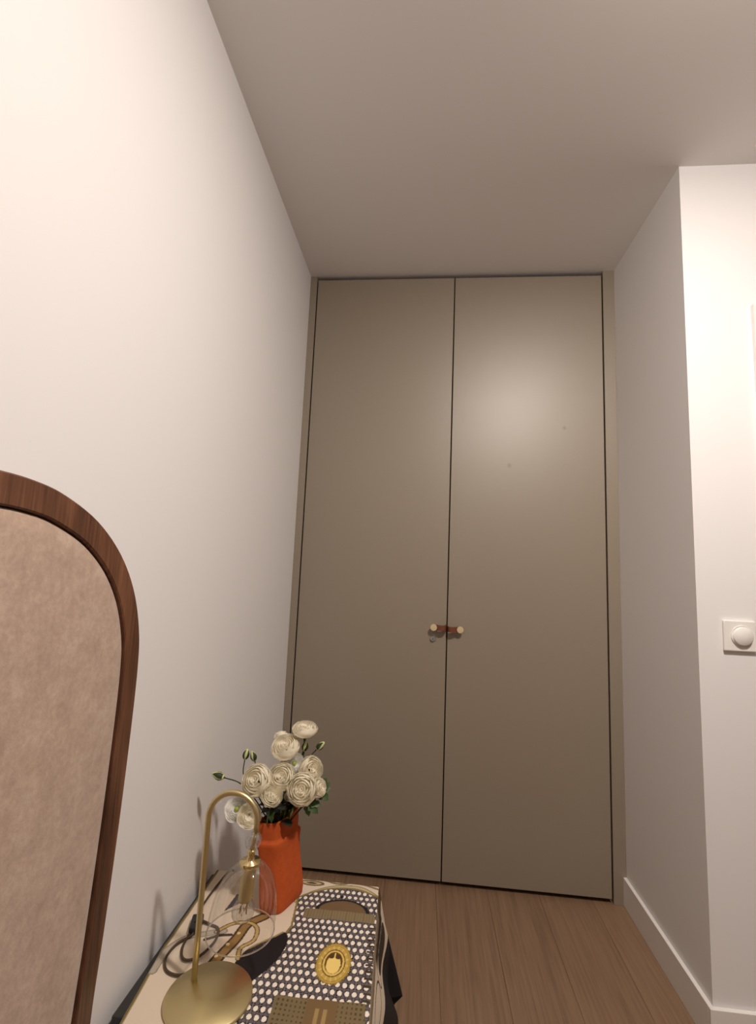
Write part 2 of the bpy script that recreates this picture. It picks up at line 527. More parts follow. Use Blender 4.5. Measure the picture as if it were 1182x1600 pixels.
# ------------------------------------------------------------------ nightstand
ZT = 0.36
NX0, NX1, NY0, NY1 = 0.0145, 0.448, -1.085, -0.662
ns = thing('nightstand', 'black nightstand hidden under a printed scarf beside the headboard', 'nightstand', ((NX0 + NX1) / 2, (NY0 + NY1) / 2, 0))
adopt(obj('top', box(NX0, NX1, NY0, NY1, ZT - 0.024, ZT - 0.003, 0.003), M_BLACKWOOD), ns)
adopt(obj('body', box(NX0 + 0.01, NX1 - 0.02, NY0 + 0.01, NY1 - 0.01, 0.14, ZT - 0.024, 0.002), M_BLACKWOOD), ns)
dr = obj('drawer', box(NX1 - 0.02, NX1 - 0.004, NY0 + 0.014, NY1 - 0.014, 0.145, ZT - 0.03, 0.002), M_BLACKWOOD); adopt(dr, ns)
bm = lathe([(0, 0), (0.006, 0), (0.006, 0.01), (0.011, 0.013), (0.011, 0.018), (0, 0.02)], 20)
for v in bm.verts: v.co = Vector((NX1 - 0.004 + v.co.z, (NY0 + NY1) / 2 + v.co.x, 0.24 + v.co.y))
adopt(obj('knob', bm, M_BRASS2, None, True), dr)
for sx in (NX0 + 0.03, NX1 - 0.045):
    for sy in (NY0 + 0.03, NY1 - 0.03):
        adopt(obj('leg', tube([(sx, sy, 0.0), (sx, sy, 0.141)], [0.011, 0.016], 14), M_BLACKWOOD, None, True), ns)

# ------------------------------------------------------------------ printed scarf
CX0, CX1, CY0, CY1 = 0.023, 0.456, -1.096, -0.652      # flat area on top
DR = 0.26                                               # overhang
STEP = 0.0013
def build_scarf():
    gx = np.arange(CX0, CX1 + DR + STEP, STEP)
    gy = np.arange(CY0 - DR * 0.7, CY1 + DR * 0.8 + STEP, STEP)
    U, V = np.meshgrid(gx, gy)
    shear = 0.045 * (-0.652 - V)                        # the right edge runs slightly outwards towards the room
    xr = CX1 + np.clip(shear, 0, 0.018)
    du = np.where(U < CX0, U - CX0, np.where(U > xr, U - xr, 0.0))
    dv = np.where(V < CY0, V - CY0, np.where(V > CY1, V - CY1, 0.0))
    d = np.hypot(du, dv)
    nx = np.where(d > 1e-9, du / np.maximum(d, 1e-9), 0)
    ny = np.where(d > 1e-9, dv / np.maximum(d, 1e-9), 0)
    r = 0.007                                           # bend radius at the edge
    ang = np.minimum(d / r, math.pi / 2 * 0.93)
    out = r * np.sin(ang)
    dz = r * (1 - np.cos(ang))
    rest = np.maximum(d - r * math.pi / 2 * 0.93, 0)
    along = V - U
    fold = 0.5 + 0.5 * np.sin(along * 30 + 0.8 + 4 * np.abs(nx * ny)) 
    right = np.clip(nx, 0, 1)
    left = np.clip(-nx, 0, 1)
    back = np.clip(ny, 0, 1); front = np.clip(-ny, 0, 1)
    flare = right * (0.14 + 0.09 * fold) + front * (0.08 + 0.1 * fold) + back * (0.03 + 0.12 * fold) * (1 - left) 
    flare = flare * (1 - 0.96 * left)
    out = out * (1 - 0.2 * left) + rest * flare
    dz = dz + rest * np.sqrt(np.maximum(1 - flare ** 2, 0.2))
    X = np.clip(U, CX0, None); X = np.where(U > xr, xr, X) + nx * out
    Y = np.clip(V, CY0, CY1) + ny * out
    X = X + np.clip(-0.93 - V, 0, 0.3) * 0.10 * (1 - np.clip((U - CX0) / (CX1 - CX0), 0, 1))
    wr = 0.0006 * np.sin(U * 60 + 3 * np.sin(V * 23)) * np.sin(V * 41 + U * 17)
    Z = ZT - dz + np.where(d < 1e-9, wr, 0)
    # ------------- print, in unfolded scarf coordinates
    col = np.zeros(U.shape + (3,)); lin = lambda r_, g_, b_: np.array(srgb(r_, g_, b_)[:3])
    cream = lin(216, 200, 180); black = lin(30, 26, 30); olive = lin(134, 116, 70); brown = lin(112, 88, 62); gold = lin(192, 162, 84)
    taupe = lin(138, 122, 98); dkbrown = lin(66, 50, 34); white = lin(238, 228, 214)
    col[:] = cream
    def put(mask, c): col[mask] = c
    def ell(cx, cy, a, b_, rot=0.0):
        c, s = math.cos(rot), math.sin(rot)
        xx, yy = (U - cx) * c + (V - cy) * s, -(U - cx) * s + (V - cy) * c
        return np.hypot(xx / a, yy / b_)
    def poly_dist(pts):
        best = np.full(U.shape, 9.0)
        for (ax, ay), (bx, by) in zip(pts, pts[1:]):
            vx, vy = bx - ax, by - ay
            tt = np.clip(((U - ax) * vx + (V - ay) * vy) / (vx * vx + vy * vy), 0, 1)
            best = np.minimum(best, np.hypot(U - ax - tt * vx, V - ay - tt * vy))
        return best
    def curve(pts, n_=6):
        return [(p_.x, p_.y) for p_ in spline([(a, b_, 0) for a, b_ in pts], n_)]
    # printed belts and chains around the bag
    def belt(pts, wd, c1, c2):
        dd = poly_dist(curve(pts))
        put(dd < wd, c2); put(dd < wd * 0.62, c1)
    belt([(0.26, -0.735), (0.31, -0.69), (0.37, -0.664), (0.43, -0.672), (0.49, -0.72)], 0.0075, lin(190, 176, 140), olive)
    put(ell(0.285, -0.662, 0.034, 0.011) < 1, brown); put(ell(0.285, -0.662, 0.026, 0.006) < 1, lin(188, 170, 130))
    put(ell(0.285, -0.662, 0.014, 0.003) < 1, dkbrown)
    belt([(0.30, -0.64), (0.35, -0.655), (0.40, -0.645), (0.46, -0.66)], 0.003, olive, dkbrown)
    # bag body with cane webbing
    top = -0.672 - 0.62 * (U - 0.385) ** 2 * 6
    leftb = np.where(V > -0.82, 0.265 - (V + 0.70) * 0.10, 0.277 + (V + 0.82) * 0.25)
    bag = (V < top) & (U > leftb) & (U < xr + 0.004) & (V > -1.16)
    put((V < top + 0.006) & (U > leftb - 0.005) & (U < xr + 0.004) & (V > -1.16), olive)
    put(bag, black)
    a_, b2 = 0.0145, 0.0185
    j = np.floor(V / b2 + 0.5)
    fu = (U - (j % 2) * a_ / 2) / a_; fu = fu - np.floor(fu + 0.5)
    fv = V / b2 - j
    dot = np.hypot(fu * a_ / 0.0047, fv * b2 / 0.0061) < 1
    fv2 = V / b2; fv2 = fv2 - np.floor(fv2)
    fx = U / (a_ / 2); fx = fx - np.floor(fx + 0.5)
    fx2 = (U / (a_ / 2)) + 0.5; fx2 = fx2 - np.floor(fx2)
    lines = (np.abs(np.abs(fv2 - 0.5) - 0.09) < 0.035) | (np.abs(np.abs(fx2 - 0.5) - 0.16) < 0.08)
    put(bag & lines, lin(116, 106, 108))
    ring = np.hypot(fu * a_ / 0.0060, fv * b2 / 0.0075) < 1
    put(bag & ring, black)
    put(bag & dot, white)
    # little clasp at the top of the bag
    put(np.hypot((U - 0.372) / 0.0045, (V + 0.703) / 0.006) < 1, black)
    # hand hole
    h = ell(0.381, -0.757, 0.060, 0.040)
    put((h < 1.10) & (V > -0.757), black); put((h < 0.96) & (V > -0.757), brown)
    # wooden band under the hole
    band = (V < -0.755 + (U - 0.38) * 0.02) & (V > -0.786 + (U - 0.38) * 0.02) & (U > 0.292) & (U < xr)
    put(band, lin(132, 116, 86)); put(band & (np.sin(U * 900) > 0.75), lin(112, 96, 70))
    # medallion
    cx, cy = 0.389, -0.911
    th = np.arctan2((V - cy) / 0.055, (U - cx) / 0.037)
    e = ell(cx, cy, 0.037, 0.055)
    put(e < 1.0 + 0.035 * np.cos(th * 26), lin(150, 120, 44)); put(e < 0.93, gold)
    put((e > 0.84) & (e < 0.88), lin(160, 128, 52)); put((e > 0.66) & (e < 0.84) & (np.cos(th * 17 + 1) > 0.6), lin(216, 184, 98))
    put((e < 0.66) & (e > 0.60), lin(110, 82, 30)); put(e < 0.60, lin(222, 190, 104))
    put((e < 0.50) & (e > 0.44), lin(150, 118, 48))
    put(ell(cx, cy + 0.0005, 0.0185, 0.0285) < 1, lin(96, 66, 26))
    put(ell(cx, cy - 0.004, 0.0150, 0.0235) < 1, lin(238, 208, 124))
    put(ell(cx - 0.0075, cy + 0.0165, 0.0065, 0.006) < 1, lin(84, 56, 24))
    put(ell(cx + 0.0075, cy + 0.0165, 0.0065, 0.006) < 1, lin(84, 56, 24))
    put((np.abs(U - cx) < 0.0016) & (V > cy + 0.004) & (V < cy + 0.026), lin(238, 208, 124))
    # woven strap at the front of the bag
    strap = (V < -1.000 + (U - 0.38) * 0.03) & (V > -1.075) & (U > 0.292) & (U < xr - 0.004)
    put(strap, lin(118, 102, 72)); put(strap & (np.sin(U * 700) > 0.35) & (np.sin(V * 620) > 0.2), lin(76, 62, 42))
    put(strap & (np.abs(U - 0.385) < 0.030), lin(116, 92, 60))
    put(strap & (np.abs(np.abs(U - 0.385) - 0.008) < 0.004) & (V < -1.02), lin(156, 132, 84))
    # stitches along the right edge of the bag
    st = (U > xr - 0.012) & (U < xr + 0.004) & (V < -0.79) & (V > -1.0)
    put(st & (np.sin(V * 2 * math.pi / 0.0175) > 0.55), dkbrown)
    # what hangs down on the right: bag side, sunglasses, loops, black border
    dR = U - xr
    on = dR > 0.004
    put(on & (dR < 0.022), lin(128, 112, 92)); put(on & (dR > 0.022) & (dR < 0.040), lin(210, 196, 176))
    put(on & (dR > 0.048) & (ell(CX1 + 0.075, -0.76, 0.030, 0.075) < 1), lin(58, 46, 34))
    put(on & (ell(CX1 + 0.075, -0.93, 0.028, 0.060) < 1) & (ell(CX1 + 0.075, -0.93, 0.024, 0.054) > 1), dkbrown)
    put(on & (ell(CX1 + 0.060, -0.84, 0.040, 0.030) < 1) & (ell(CX1 + 0.060, -0.84, 0.036, 0.026) > 1), dkbrown)
    put((dR > 0.004) & (d > 0.118), black)
    put((dR > 0.004) & (dR < 0.035) & (V > -0.74) & (V < -0.60), lin(84, 66, 46)); put((dR > 0.022) & (dR < 0.046) & (V < -0.70) & (V > -0.86), lin(52, 42, 34))
    # black edge painted as the shadow gap beside the wall, with two olive lines
    dL = CX0 - U
    put((dL > -0.006) & (dL < 0.0015), lin(150, 134, 92)); put((dL > -0.0035) & (dL < -0.001), lin(104, 88, 52))
    put(dL > 0.002, black)
    # sunglass lens print half under the lamp
    le = ell(0.232, -0.918, 0.036, 0.082, -0.42)
    put((le < 1.0) & (V < -0.895 + 0.94 * (U - 0.209)), lin(26, 22, 24))
    put((le < 1.0) & (np.abs(V + 0.893 - 0.94 * (U - 0.209)) < 0.003), lin(150, 130, 92))
    # grey and gold belt with buckle behind the lamp
    belt([(0.03, -0.985), (0.035, -0.93), (0.06, -0.89), (0.09, -0.875), (0.13, -0.86)], 0.009, lin(176, 166, 152), lin(150, 138, 120))
    belt([(0.135, -0.98), (0.15, -0.93), (0.165, -0.88), (0.175, -0.83), (0.205, -0.80)], 0.013, lin(146, 112, 62), dkbrown)
    for k in range(5):
        put(ell(0.132 + 0.011 * k, -0.965 + 0.035 * k, 0.004, 0.004) < 1, lin(220, 196, 140))
    belt([(0.115, -0.865), (0.14, -0.835), (0.175, -0.825), (0.20, -0.84), (0.205, -0.875), (0.185, -0.90), (0.19, -0.93)], 0.0055, lin(190, 160, 100), dkbrown)
    belt([(0.10, -0.89), (0.125, -0.875), (0.15, -0.868)], 0.004, dkbrown, black)
    # dark grey triangle near the wall
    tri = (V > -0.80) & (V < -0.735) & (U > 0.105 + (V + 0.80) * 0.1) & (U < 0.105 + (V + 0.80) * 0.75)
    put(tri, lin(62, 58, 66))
    # mesh
    ny_, nx_ = U.shape
    co = np.stack([X, Y, Z], -1).reshape(-1, 3).astype(np.float32)
    idx = np.arange(ny_ * nx_).reshape(ny_, nx_)
    quads = np.stack([idx[:-1, :-1], idx[:-1, 1:], idx[1:, 1:], idx[1:, :-1]], -1).reshape(-1, 4).astype(np.int32)
    me = bpy.data.meshes.new('scarf')
    me.vertices.add(len(co)); me.vertices.foreach_set('co', co.ravel())
    me.loops.add(quads.size); me.loops.foreach_set('vertex_index', quads.ravel())
    me.polygons.add(len(quads))
    me.polygons.foreach_set('loop_start', np.arange(0, quads.size, 4, dtype=np.int32))
    me.polygons.foreach_set('use_smooth', np.ones(len(quads), dtype=bool))
    me.update(calc_edges=True)
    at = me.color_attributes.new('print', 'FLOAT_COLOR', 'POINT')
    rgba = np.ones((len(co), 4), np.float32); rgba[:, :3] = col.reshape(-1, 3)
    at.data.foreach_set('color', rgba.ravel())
    return me
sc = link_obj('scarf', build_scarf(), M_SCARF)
tag(sc, 'cream silk scarf printed with a cane handbag and belts, draped over the nightstand', 'scarf')

# ------------------------------------------------------------------ table lamp
PBX, PBY = 0.129, -1.002
tl = thing('table_lamp', 'brass bow table lamp with clear glass bell shade on the scarf', 'lamp', (0.172, -1.030, ZT + 0.0008))
zb = ZT + 0.0008
adopt(obj('base', lathe([(0.0, 0), (0.079, 0), (0.0805, 0.0015), (0.0805, 0.006), (0.079, 0.0078), (0.0, 0.0082)], 72, (0.172, -1.030, zb)), M_BRASS, None, True), tl)
R_ = 0.0508
pts = [(PBX, PBY, zb + 0.008), (PBX + 0.001, PBY, 0.45), (PBX + 0.002, PBY, 0.55), (PBX + 0.003, PBY, 0.664)]
pts = [Vector(p) for p in pts]
cxa = PBX + 0.003 + R_
for k in range(1, 25):
    a = math.pi - math.pi * k / 24
    pts.append(Vector((cxa + R_ * math.cos(a), PBY, 0.664 + R_ * math.sin(a))))
LX = cxa + R_                                        # hanging axis
pts.append(Vector((LX, PBY, 0.646)))
adopt(obj('pole', tube(pts, 0.0058, 16), M_BRASS, None, True), tl)
LX = 0.2300
def hang(bm):
    for v in bm.verts: v.co.x -= (0.640 - v.co.z) * 0.085     # the head hangs slightly askew
    return bm
adopt(obj('glass_ball', hang(lathe([(0.0045, -0.0158), (0.008, -0.0146), (0.013, -0.0105), (0.016, -0.004), (0.0165, 0.0), (0.016, 0.004), (0.013, 0.0105), (0.008, 0.0146), (0.0045, 0.0158)], 36, (LX, PBY, 0.629))), M_GLASSBALL, None, True), tl)
adopt(obj('rod', hang(tube([(LX + 0.002, PBY, 0.648), (LX, PBY, 0.606)], 0.0042, 12)), M_BRASS2, None, True), tl)
adopt(obj('collar', hang(lathe([(0, 0.022), (0.0075, 0.022), (0.0078, 0.016), (0.006, 0.012), (0.0075, 0.008), (0.008, 0.003), (0.0195, 0.002), (0.0205, 0.0), (0.0205, -0.006), (0.019, -0.0075), (0, -0.0075)], 36, (LX, PBY, 0.590))), M_BRASS2, None, True), tl)
adopt(obj('socket', hang(lathe([(0.0, 0.0), (0.0125, 0.0), (0.0135, -0.004), (0.0135, -0.060), (0.0125, -0.064), (0, -0.064)], 32, (LX, PBY, 0.583))), M_BRASS, None, True), tl)
bz = 0.500
bl = obj('bulb', hang(lathe([(0.0095, 0.026), (0.0105, 0.021), (0.0165, 0.0155), (0.021, 0.008), (0.0225, 0.0), (0.021, -0.008), (0.016, -0.016), (0.009, -0.0208), (0.0, -0.0225)], 36, (LX, PBY, bz))), M_BULBGLASS, None, True)
adopt(bl, tl)
fp = []
for k in range(9):
    a = k * math.pi * 2 / 8
    fp.append((LX + 0.007 * math.cos(a), PBY + 0.007 * math.sin(a), bz + (0.010 if k % 2 else -0.006)))
adopt(obj('filament', hang(tube(fp, 0.0011, 6)), M_FIL, None, True), bl)
shade_prof = [(0.0185, 0.588), (0.022, 0.5865), (0.030, 0.581), (0.040, 0.571), (0.050, 0.556), (0.057, 0.539), (0.0615, 0.520), (0.064, 0.500), (0.065, 0.480), (0.0648, 0.4635)]
inner = [(r - 0.0016, z + (0.0002 if i == len(shade_prof) - 1 else -0.0012)) for i, (r, z) in enumerate(shade_prof)][::-1]
sh = obj('glass_shade', hang(lathe(shade_prof, 64, (LX + 0.0005, PBY, 0))), M_GLASS, None, True); adopt(sh, tl)
rim = []
for k in range(65):
    a = k * 2 * math.pi / 64
    rim.append((LX + 0.0005 + 0.0648 * math.cos(a), PBY + 0.0648 * math.sin(a), 0.4630))
adopt(obj('shade_rim', hang(tube(rim, 0.0013, 8, False)), M_BALL, None, True), sh)

# cord with an in-line switch: leaves the base at the back, loops on the scarf, drops behind the nightstand
zc = ZT + 0.0042
cp = [(0.118, -0.974, zc), (0.095, -0.992, zc), (0.064, -0.985, zc), (0.046, -0.955, zc), (0.050, -0.915, zc), (0.068, -0.890, zc), (0.069, -0.878, zc + 0.004)]
cp2 = [(0.064, -0.845, zc + 0.004), (0.092, -0.85, zc), (0.118, -0.862, zc), (0.125, -0.90, zc), (0.110, -0.945, zc + 0.001), (0.085, -0.955, zc + 0.001), (0.066, -0.925, zc), (0.060, -0.87, zc), (0.050, -0.80, zc), (0.052, -0.72, zc), (0.060, -0.655, zc - 0.001), (0.062, -0.632, 0.345), (0.062, -0.620, 0.26), (0.06, -0.60, 0.12), (0.06, -0.57, 0.008), (0.06, -0.45, 0.004)]
cd = thing('lamp_cord', 'thin dark cord with black in-line switch looped on the scarf behind the lamp', 'cord', (0.075, -0.857, ZT))
adopt(obj('cord', tube(spline(cp, 8), 0.0026, 8), M_CORD, None, True), cd)
adopt(obj('cord', tube(spline(cp2, 8), 0.0026, 8), M_CORD, None, True), cd)
bm = box(-0.0125, 0.0125, -0.023, 0.023, 0.0, 0.016, 0.003)
bmesh.ops.rotate(bm, verts=bm.verts, cent=(0, 0, 0), matrix=Matrix.Rotation(0.25, 3, 'Z'))
bmesh.ops.translate(bm, verts=bm.verts, vec=(0.066, -0.862, ZT + 0.001))
ib = obj('inline_switch', bm, M_BLACK); adopt(ib, cd)
bm = box(-0.004, 0.004, -0.006, 0.006, 0.0145, 0.018, 0.001)
bmesh.ops.rotate(bm, verts=bm.verts, cent=(0, 0, 0), matrix=Matrix.Rotation(0.25, 3, 'Z'))
bmesh.ops.translate(bm, verts=bm.verts, vec=(0.066, -0.862, ZT + 0.001))
adopt(obj('rocker', bm, M_BLACK), ib)

# ------------------------------------------------------------------ orange bag vase
VC = Vector((0.2305, -0.750, ZT + 0.0008))
VA = Vector((0.0265, 0.002, 0)); VB = Vector((0.018, 0.046, 0))
def vase_ring(z, sc_a, sc_b, dx, n_=56, pw=5.0, dy=0.0):
    out = []
    for k in range(n_):
        a = 2 * math.pi * k / n_
        c, s = math.cos(a), math.sin(a)
        s1 = math.copysign(abs(c) ** (2 / pw), c); s2 = math.copysign(abs(s) ** (2 / pw), s)
        out.append(VC + VA * s1 * sc_a + VB * s2 * sc_b + Vector((dx, dy, z)))
    return out
prof = [(0.0, 0.94, 0.94, 0.0), (0.004, 1.04, 1.02, 0.0), (0.02, 1.10, 1.06, -0.001), (0.05, 1.08, 1.05, -0.004), (0.08, 1.03, 1.01, -0.008), (0.11, 1.02, 1.0, -0.012),
        (0.135, 1.04, 1.02, -0.0145), (0.146, 1.12, 1.08, -0.016), (0.1525, 1.12, 1.08, -0.017), (0.1555, 1.08, 1.05, -0.017), (0.157, 0.99, 0.98, -0.018), (0.163, 0.97, 0.97, -0.018), (0.180, 1.03, 1.02, -0.020), (0.196, 1.04, 1.03, -0.022), (0.1995, 1.02, 1.01, -0.022),
        (0.199, 0.93, 0.96, -0.022), (0.19, 0.90, 0.94, -0.022), (0.14, 0.88, 0.92, -0.016), (0.03, 0.90, 0.94, -0.003)]
bm = bmesh.new()
rg = [[bm.verts.new(p) for p in vase_ring(z, a, b_, dx)] for z, a, b_, dx in prof]
for A, B in zip(rg, rg[1:]):
    for k in range(56):
        j = (k + 1) % 56
        bm.faces.new((A[k], A[j], B[j], B[k]))
bm.faces.new(rg[0][::-1]); bm.faces.new(rg[-1])
vs = thing('flower_vase', 'orange soft bag vase with a folded cuff holding white flowers', 'vase', VC)
adopt(obj('bag_body', bm, M_ORANGE, None, True), vs)
bm = bmesh.new()
rg = [[bm.verts.new(p) for p in vase_ring(z, a, b_, -0.02)] for z, a, b_ in ((0.16, 0.86, 0.9), (0.176, 0.86, 0.9), (0.180, 0.6, 0.7))]
for A, B in zip(rg, rg[1:]):
    for k in range(56):
        j = (k + 1) % 56
        bm.faces.new((A[k], A[j], B[j], B[k]))
bm.faces.new(rg[0][::-1]); bm.faces.new(rg[-1])
adopt(obj('dark_insert', bm, M_MOUTHSHADE, None, True), vs)  # dark liner below the rim, painted as the shaded opening

# ------------------------------------------------------------------ flowers
def petal_bm(r, th1, wid, flare, ruff, seed, flat=0.78, nu=7, nv=7):
    rnd = random.Random(seed)
    ph = rnd.uniform(0, 6)
    bm = bmesh.new(); g = []
    for i in range(nu):
        t_ = i / (nu - 1)
        th = math.radians(8) + (th1 - math.radians(8)) * t_
        row = []
        for j in range(nv):
            s_ = -1 + 2 * j / (nv - 1)
            wfac = math.sin(math.pi * min(1, 0.12 + 0.72 * t_) ** 0.9)
            wfac = (0.35 + 0.65 * t_) if t_ < 0.75 else (0.8375 + 0.05) * math.sqrt(max(0.0, 1 - ((t_ - 0.75) / 0.30) ** 2 * 0.7))
            phi = s_ * wid * wfac
            thv = th - 0.22 * s_ * s_ * t_
            rr = r * (1 + 0.04 * s_ * s_ * 0 + flare * max(0, t_ - 0.6) ** 1.5 + ruff * t_ * math.sin(3.1 * s_ * 2 + ph) * (0.3 + abs(s_)))
            row.append(bm.verts.new((rr * math.sin(thv) * math.cos(phi), rr * math.sin(thv) * math.sin(phi), r * flat * (1 - math.cos(thv)) )))
        g.append(row)
    for i in range(nu - 1):
        for j in range(nv - 1):
            bm.faces.new((g[i][j], g[i + 1][j], g[i + 1][j + 1], g[i][j + 1]))
    return bm

RAD = math.radians
def dome_z(kind, rho):
    rho = min(rho, 1.0)
    if kind == 'open': return 0.52 + 0.22 * math.sqrt(1 - rho * rho) - 0.10 * max(0, 0.35 - rho)
    if kind == 'bud': return 0.85 + 0.62 * math.sqrt(1 - rho * rho)
    return 0.74 + 0.62 * math.sqrt(1 - rho * rho) - 0.25 * max(0, 0.3 - rho)
def layers_for(kind):
    """(radius, opening angle, half width, flare, ruffle, count, lift): tips lie on a dome"""
    if kind == 'full':
        rs = [(1.00, 98, 5), (0.97, 114, 4), (0.91, 124, 4), (0.79, 127, 4), (0.62, 126, 4), (0.44, 123, 3), (0.27, 122, 3), (0.12, 125, 3)]
        no = 3
    elif kind == 'open':
        rs = [(1.00, 78, 5), (0.93, 86, 5), (0.83, 92, 5), (0.71, 97, 5), (0.59, 100, 4), (0.47, 103, 4), (0.35, 106, 4)]
        no = 3
    else:
        rs = [(1.00, 104, 4), (0.93, 112, 3), (0.80, 116, 3), (0.64, 118, 3), (0.48, 120, 3), (0.32, 122, 3), (0.17, 125, 3)]
        no = 2
    L = []
    for r, th, n_ in rs:
        th = RAD(th)
        tipz = r * 0.78 * (1 - math.cos(th))
        lift = max(0.0, dome_z(kind, r * math.sin(th)) - tipz) if r < 0.995 else 0.0
        L.append((r, th, (0.92 if n_ == 5 else 1.10) if n_ > 3 else 1.25, 0.16 if r > 0.9 else 0.08, 0.03, n_, lift))
    return L[:no], L[no:]

CACHE = {}
def petal_mesh(kind, li, var, m):
    key = (kind, li, var, m.name)
    if key not in CACHE:
        outerL, _ = layers_for(kind)
        r, th1, wd, fl_, rf, n_, lift = outerL[li]
        b2 = petal_bm(r, th1, wd, fl_, rf, li * 10 + var)
        for v in b2.verts: v.co.z += lift * min(1, math.hypot(v.co.x, v.co.y) / r * 1.3)
        me = mesh('petal', b2, True)
        me.materials.append(m)
        CACHE[key] = me
    return CACHE[key]
def core_mesh(kind, m):
    key = (kind, 'core', m.name)
    if key not in CACHE:
        _, innerL = layers_for(kind)
        bm = bmesh.new()
        for k, (r, th1, wd, fl_, rf, n_, lift) in enumerate(innerL):
            for q in range(n_):
                b2 = petal_bm(r, th1, wd, fl_, rf, k * 7 + q, 0.80, 6, 6)
                bmesh.ops.rotate(b2, verts=b2.verts, cent=(0, 0, 0), matrix=Matrix.Rotation(2 * math.pi * q / n_ + k * 0.9, 3, 'Z'))
                bmesh.ops.translate(b2, verts=b2.verts, vec=(0, 0, lift))
                me2 = bpy.data.meshes.new('t'); b2.to_mesh(me2); b2.free(); bm.from_mesh(me2); bpy.data.meshes.remove(me2)
        me = mesh('inner_petals', bm, True); me.materials.append(m)
        CACHE[key] = me
    return CACHE[key]

ROOT = Vector((0.213, -0.750, 0.533))
def flower(label, kind, center, diam, face, m=M_PETAL, heart=False, root=(0, 0), flat=1.0, stem_m=M_STEM):
    c = Vector(center); f = Vector(face).normalized()
    R0 = diam / 2 * 1.04
    base = c - f * R0 * 0.72 * flat
    rootp = ROOT + Vector((root[0], root[1], 0))
    t = thing('white_flower', label, 'flower', rootp, 'white flowers in the orange vase')
    # stem
    mid = (rootp + base) / 2 + Vector((0, 0, 0.25 * (base - rootp).length * 0.3))
    pre = base - f * min(0.045, (base - rootp).length * 0.45)
    st = spline([rootp, rootp.lerp(pre, 0.55) + Vector((0, 0, 0.006)), pre, base], 6)
    adopt(obj('stem', tube(st, 0.0030 if kind != 'full' else 0.0036, 8), stem_m, None, True), t)
    rot = f.to_track_quat('Z', 'Y')
    spin = random.uniform(0, 6)
    outerL, _ = layers_for(kind)
    def place(o):
        o.location = base - rootp; o.scale = (R0, R0, R0 * flat)
    for li, L in enumerate(outerL):
        for q in range(L[5]):
            o = link_obj('petal', petal_mesh(kind, li, q % 3, m), None, t)
            place(o)
            o.rotation_mode = 'QUATERNION'
            from mathutils import Quaternion
            o.rotation_quaternion = rot @ Quaternion((0, 0, 1), spin + 2 * math.pi * q / L[5] + li * 0.63 + random.uniform(-.1, .1))
    o = link_obj('inner_petals', core_mesh(kind, m), None, t)
    place(o); o.rotation_mode = 'QUATERNION'; o.rotation_quaternion = rot @ Quaternion((0, 0, 1), spin)
    if heart:
        bm = lathe([(0, 0.30), (0.16, 0.40), (0.20, 0.55), (0.14, 0.68), (0, 0.72)], 18)
        hh = obj('green_heart', bm, M_HEART, t, True)
        place(hh); hh.rotation_mode = 'QUATERNION'; hh.rotation_quaternion = rot
    # calyx of small sepals
    cal = obj('calyx', lathe([(0, -0.10), (0.12, -0.10), (0.22, -0.02), (0.34, 0.05), (0.2, 0.04), (0, 0.0)], 16), M_SEPAL, t, True)
    place(cal); cal.rotation_mode = 'QUATERNION'; cal.rotation_quaternion = rot
    return t

from mathutils import Quaternion
CAMP = Vector((0.5521, -2.019, 1.1687))
def toward(c, k, extra):
    """direction blended between facing the room and an own tilt"""
    v = (CAMP - Vector(c)).normalized()
    return v * k + Vector(extra)
F = flower
F('topmost white flower seen from the side, highest of the bunch', 'full', (0.252, -0.700, 0.752), 0.063, (0.05, -0.25, 1), root=(0.006, 0.012), flat=0.72)
F('small white flower half hidden behind the second highest bloom', 'bud', (0.186, -0.690, 0.727), 0.036, (-0.2, 0.1, 1), root=(-0.012, 0.018), flat=0.9)
F('broad cream flower tilted upward just below the topmost one', 'full', (0.211, -0.730, 0.714), 0.070, (-0.05, -0.55, 0.8), root=(0.0, 0.01), flat=0.85)
F('narrow white flower with green heart turned sideways among the round blooms', 'open', (0.240, -0.735, 0.678), 0.052, (0.75, -0.75, 0.25), M_PETALW, True, root=(0.004, 0.004))
F('cream flower on the right, above the large open bloom', 'full', (0.281, -0.735, 0.667), 0.060, (0.55, -0.75, 0.45), root=(0.012, 0.004))
F('round cream flower at the centre of the bunch', 'full', (0.215, -0.770, 0.657), 0.063, (0.15, -0.85, 0.55), root=(0.0, -0.01))
F('large round cream flower on the left of the bunch', 'full', (0.159, -0.788, 0.652), 0.071, (-0.05, -0.85, 0.45), root=(-0.014, -0.008))
F('large open cream flower at the lower right over the vase rim', 'full', (0.272, -0.782, 0.638), 0.070, (0.1, -0.9, 0.40), root=(0.012, -0.012))
F('small cream flower peeking out at the far right of the bunch', 'bud', (0.305, -0.745, 0.629), 0.042, (0.8, -0.5, 0.3), root=(0.014, 0.0))
F('half closed cream flower hanging over the front of the dark opening', 'bud', (0.203, -0.800, 0.626), 0.050, (0.35, -0.65, 0.55), root=(-0.004, -0.02))
F('white flower with green heart at the far left behind the lamp arc', 'open', (0.117, -0.800, 0.588), 0.056, (0.15, -0.9, 0.45), M_PETALW, True, root=(-0.018, -0.014))
F('pale pinkish cream flower right behind the curved lamp pole', 'open', (0.154, -0.812, 0.580), 0.056, (0.25, -0.9, 0.15), root=(-0.014, -0.02))
F('tiny cream bloom tucked between the dark leaves', 'bud', (0.236, -0.765, 0.611), 0.022, (0.1, -0.7, 0.5), root=(0.006, -0.006))

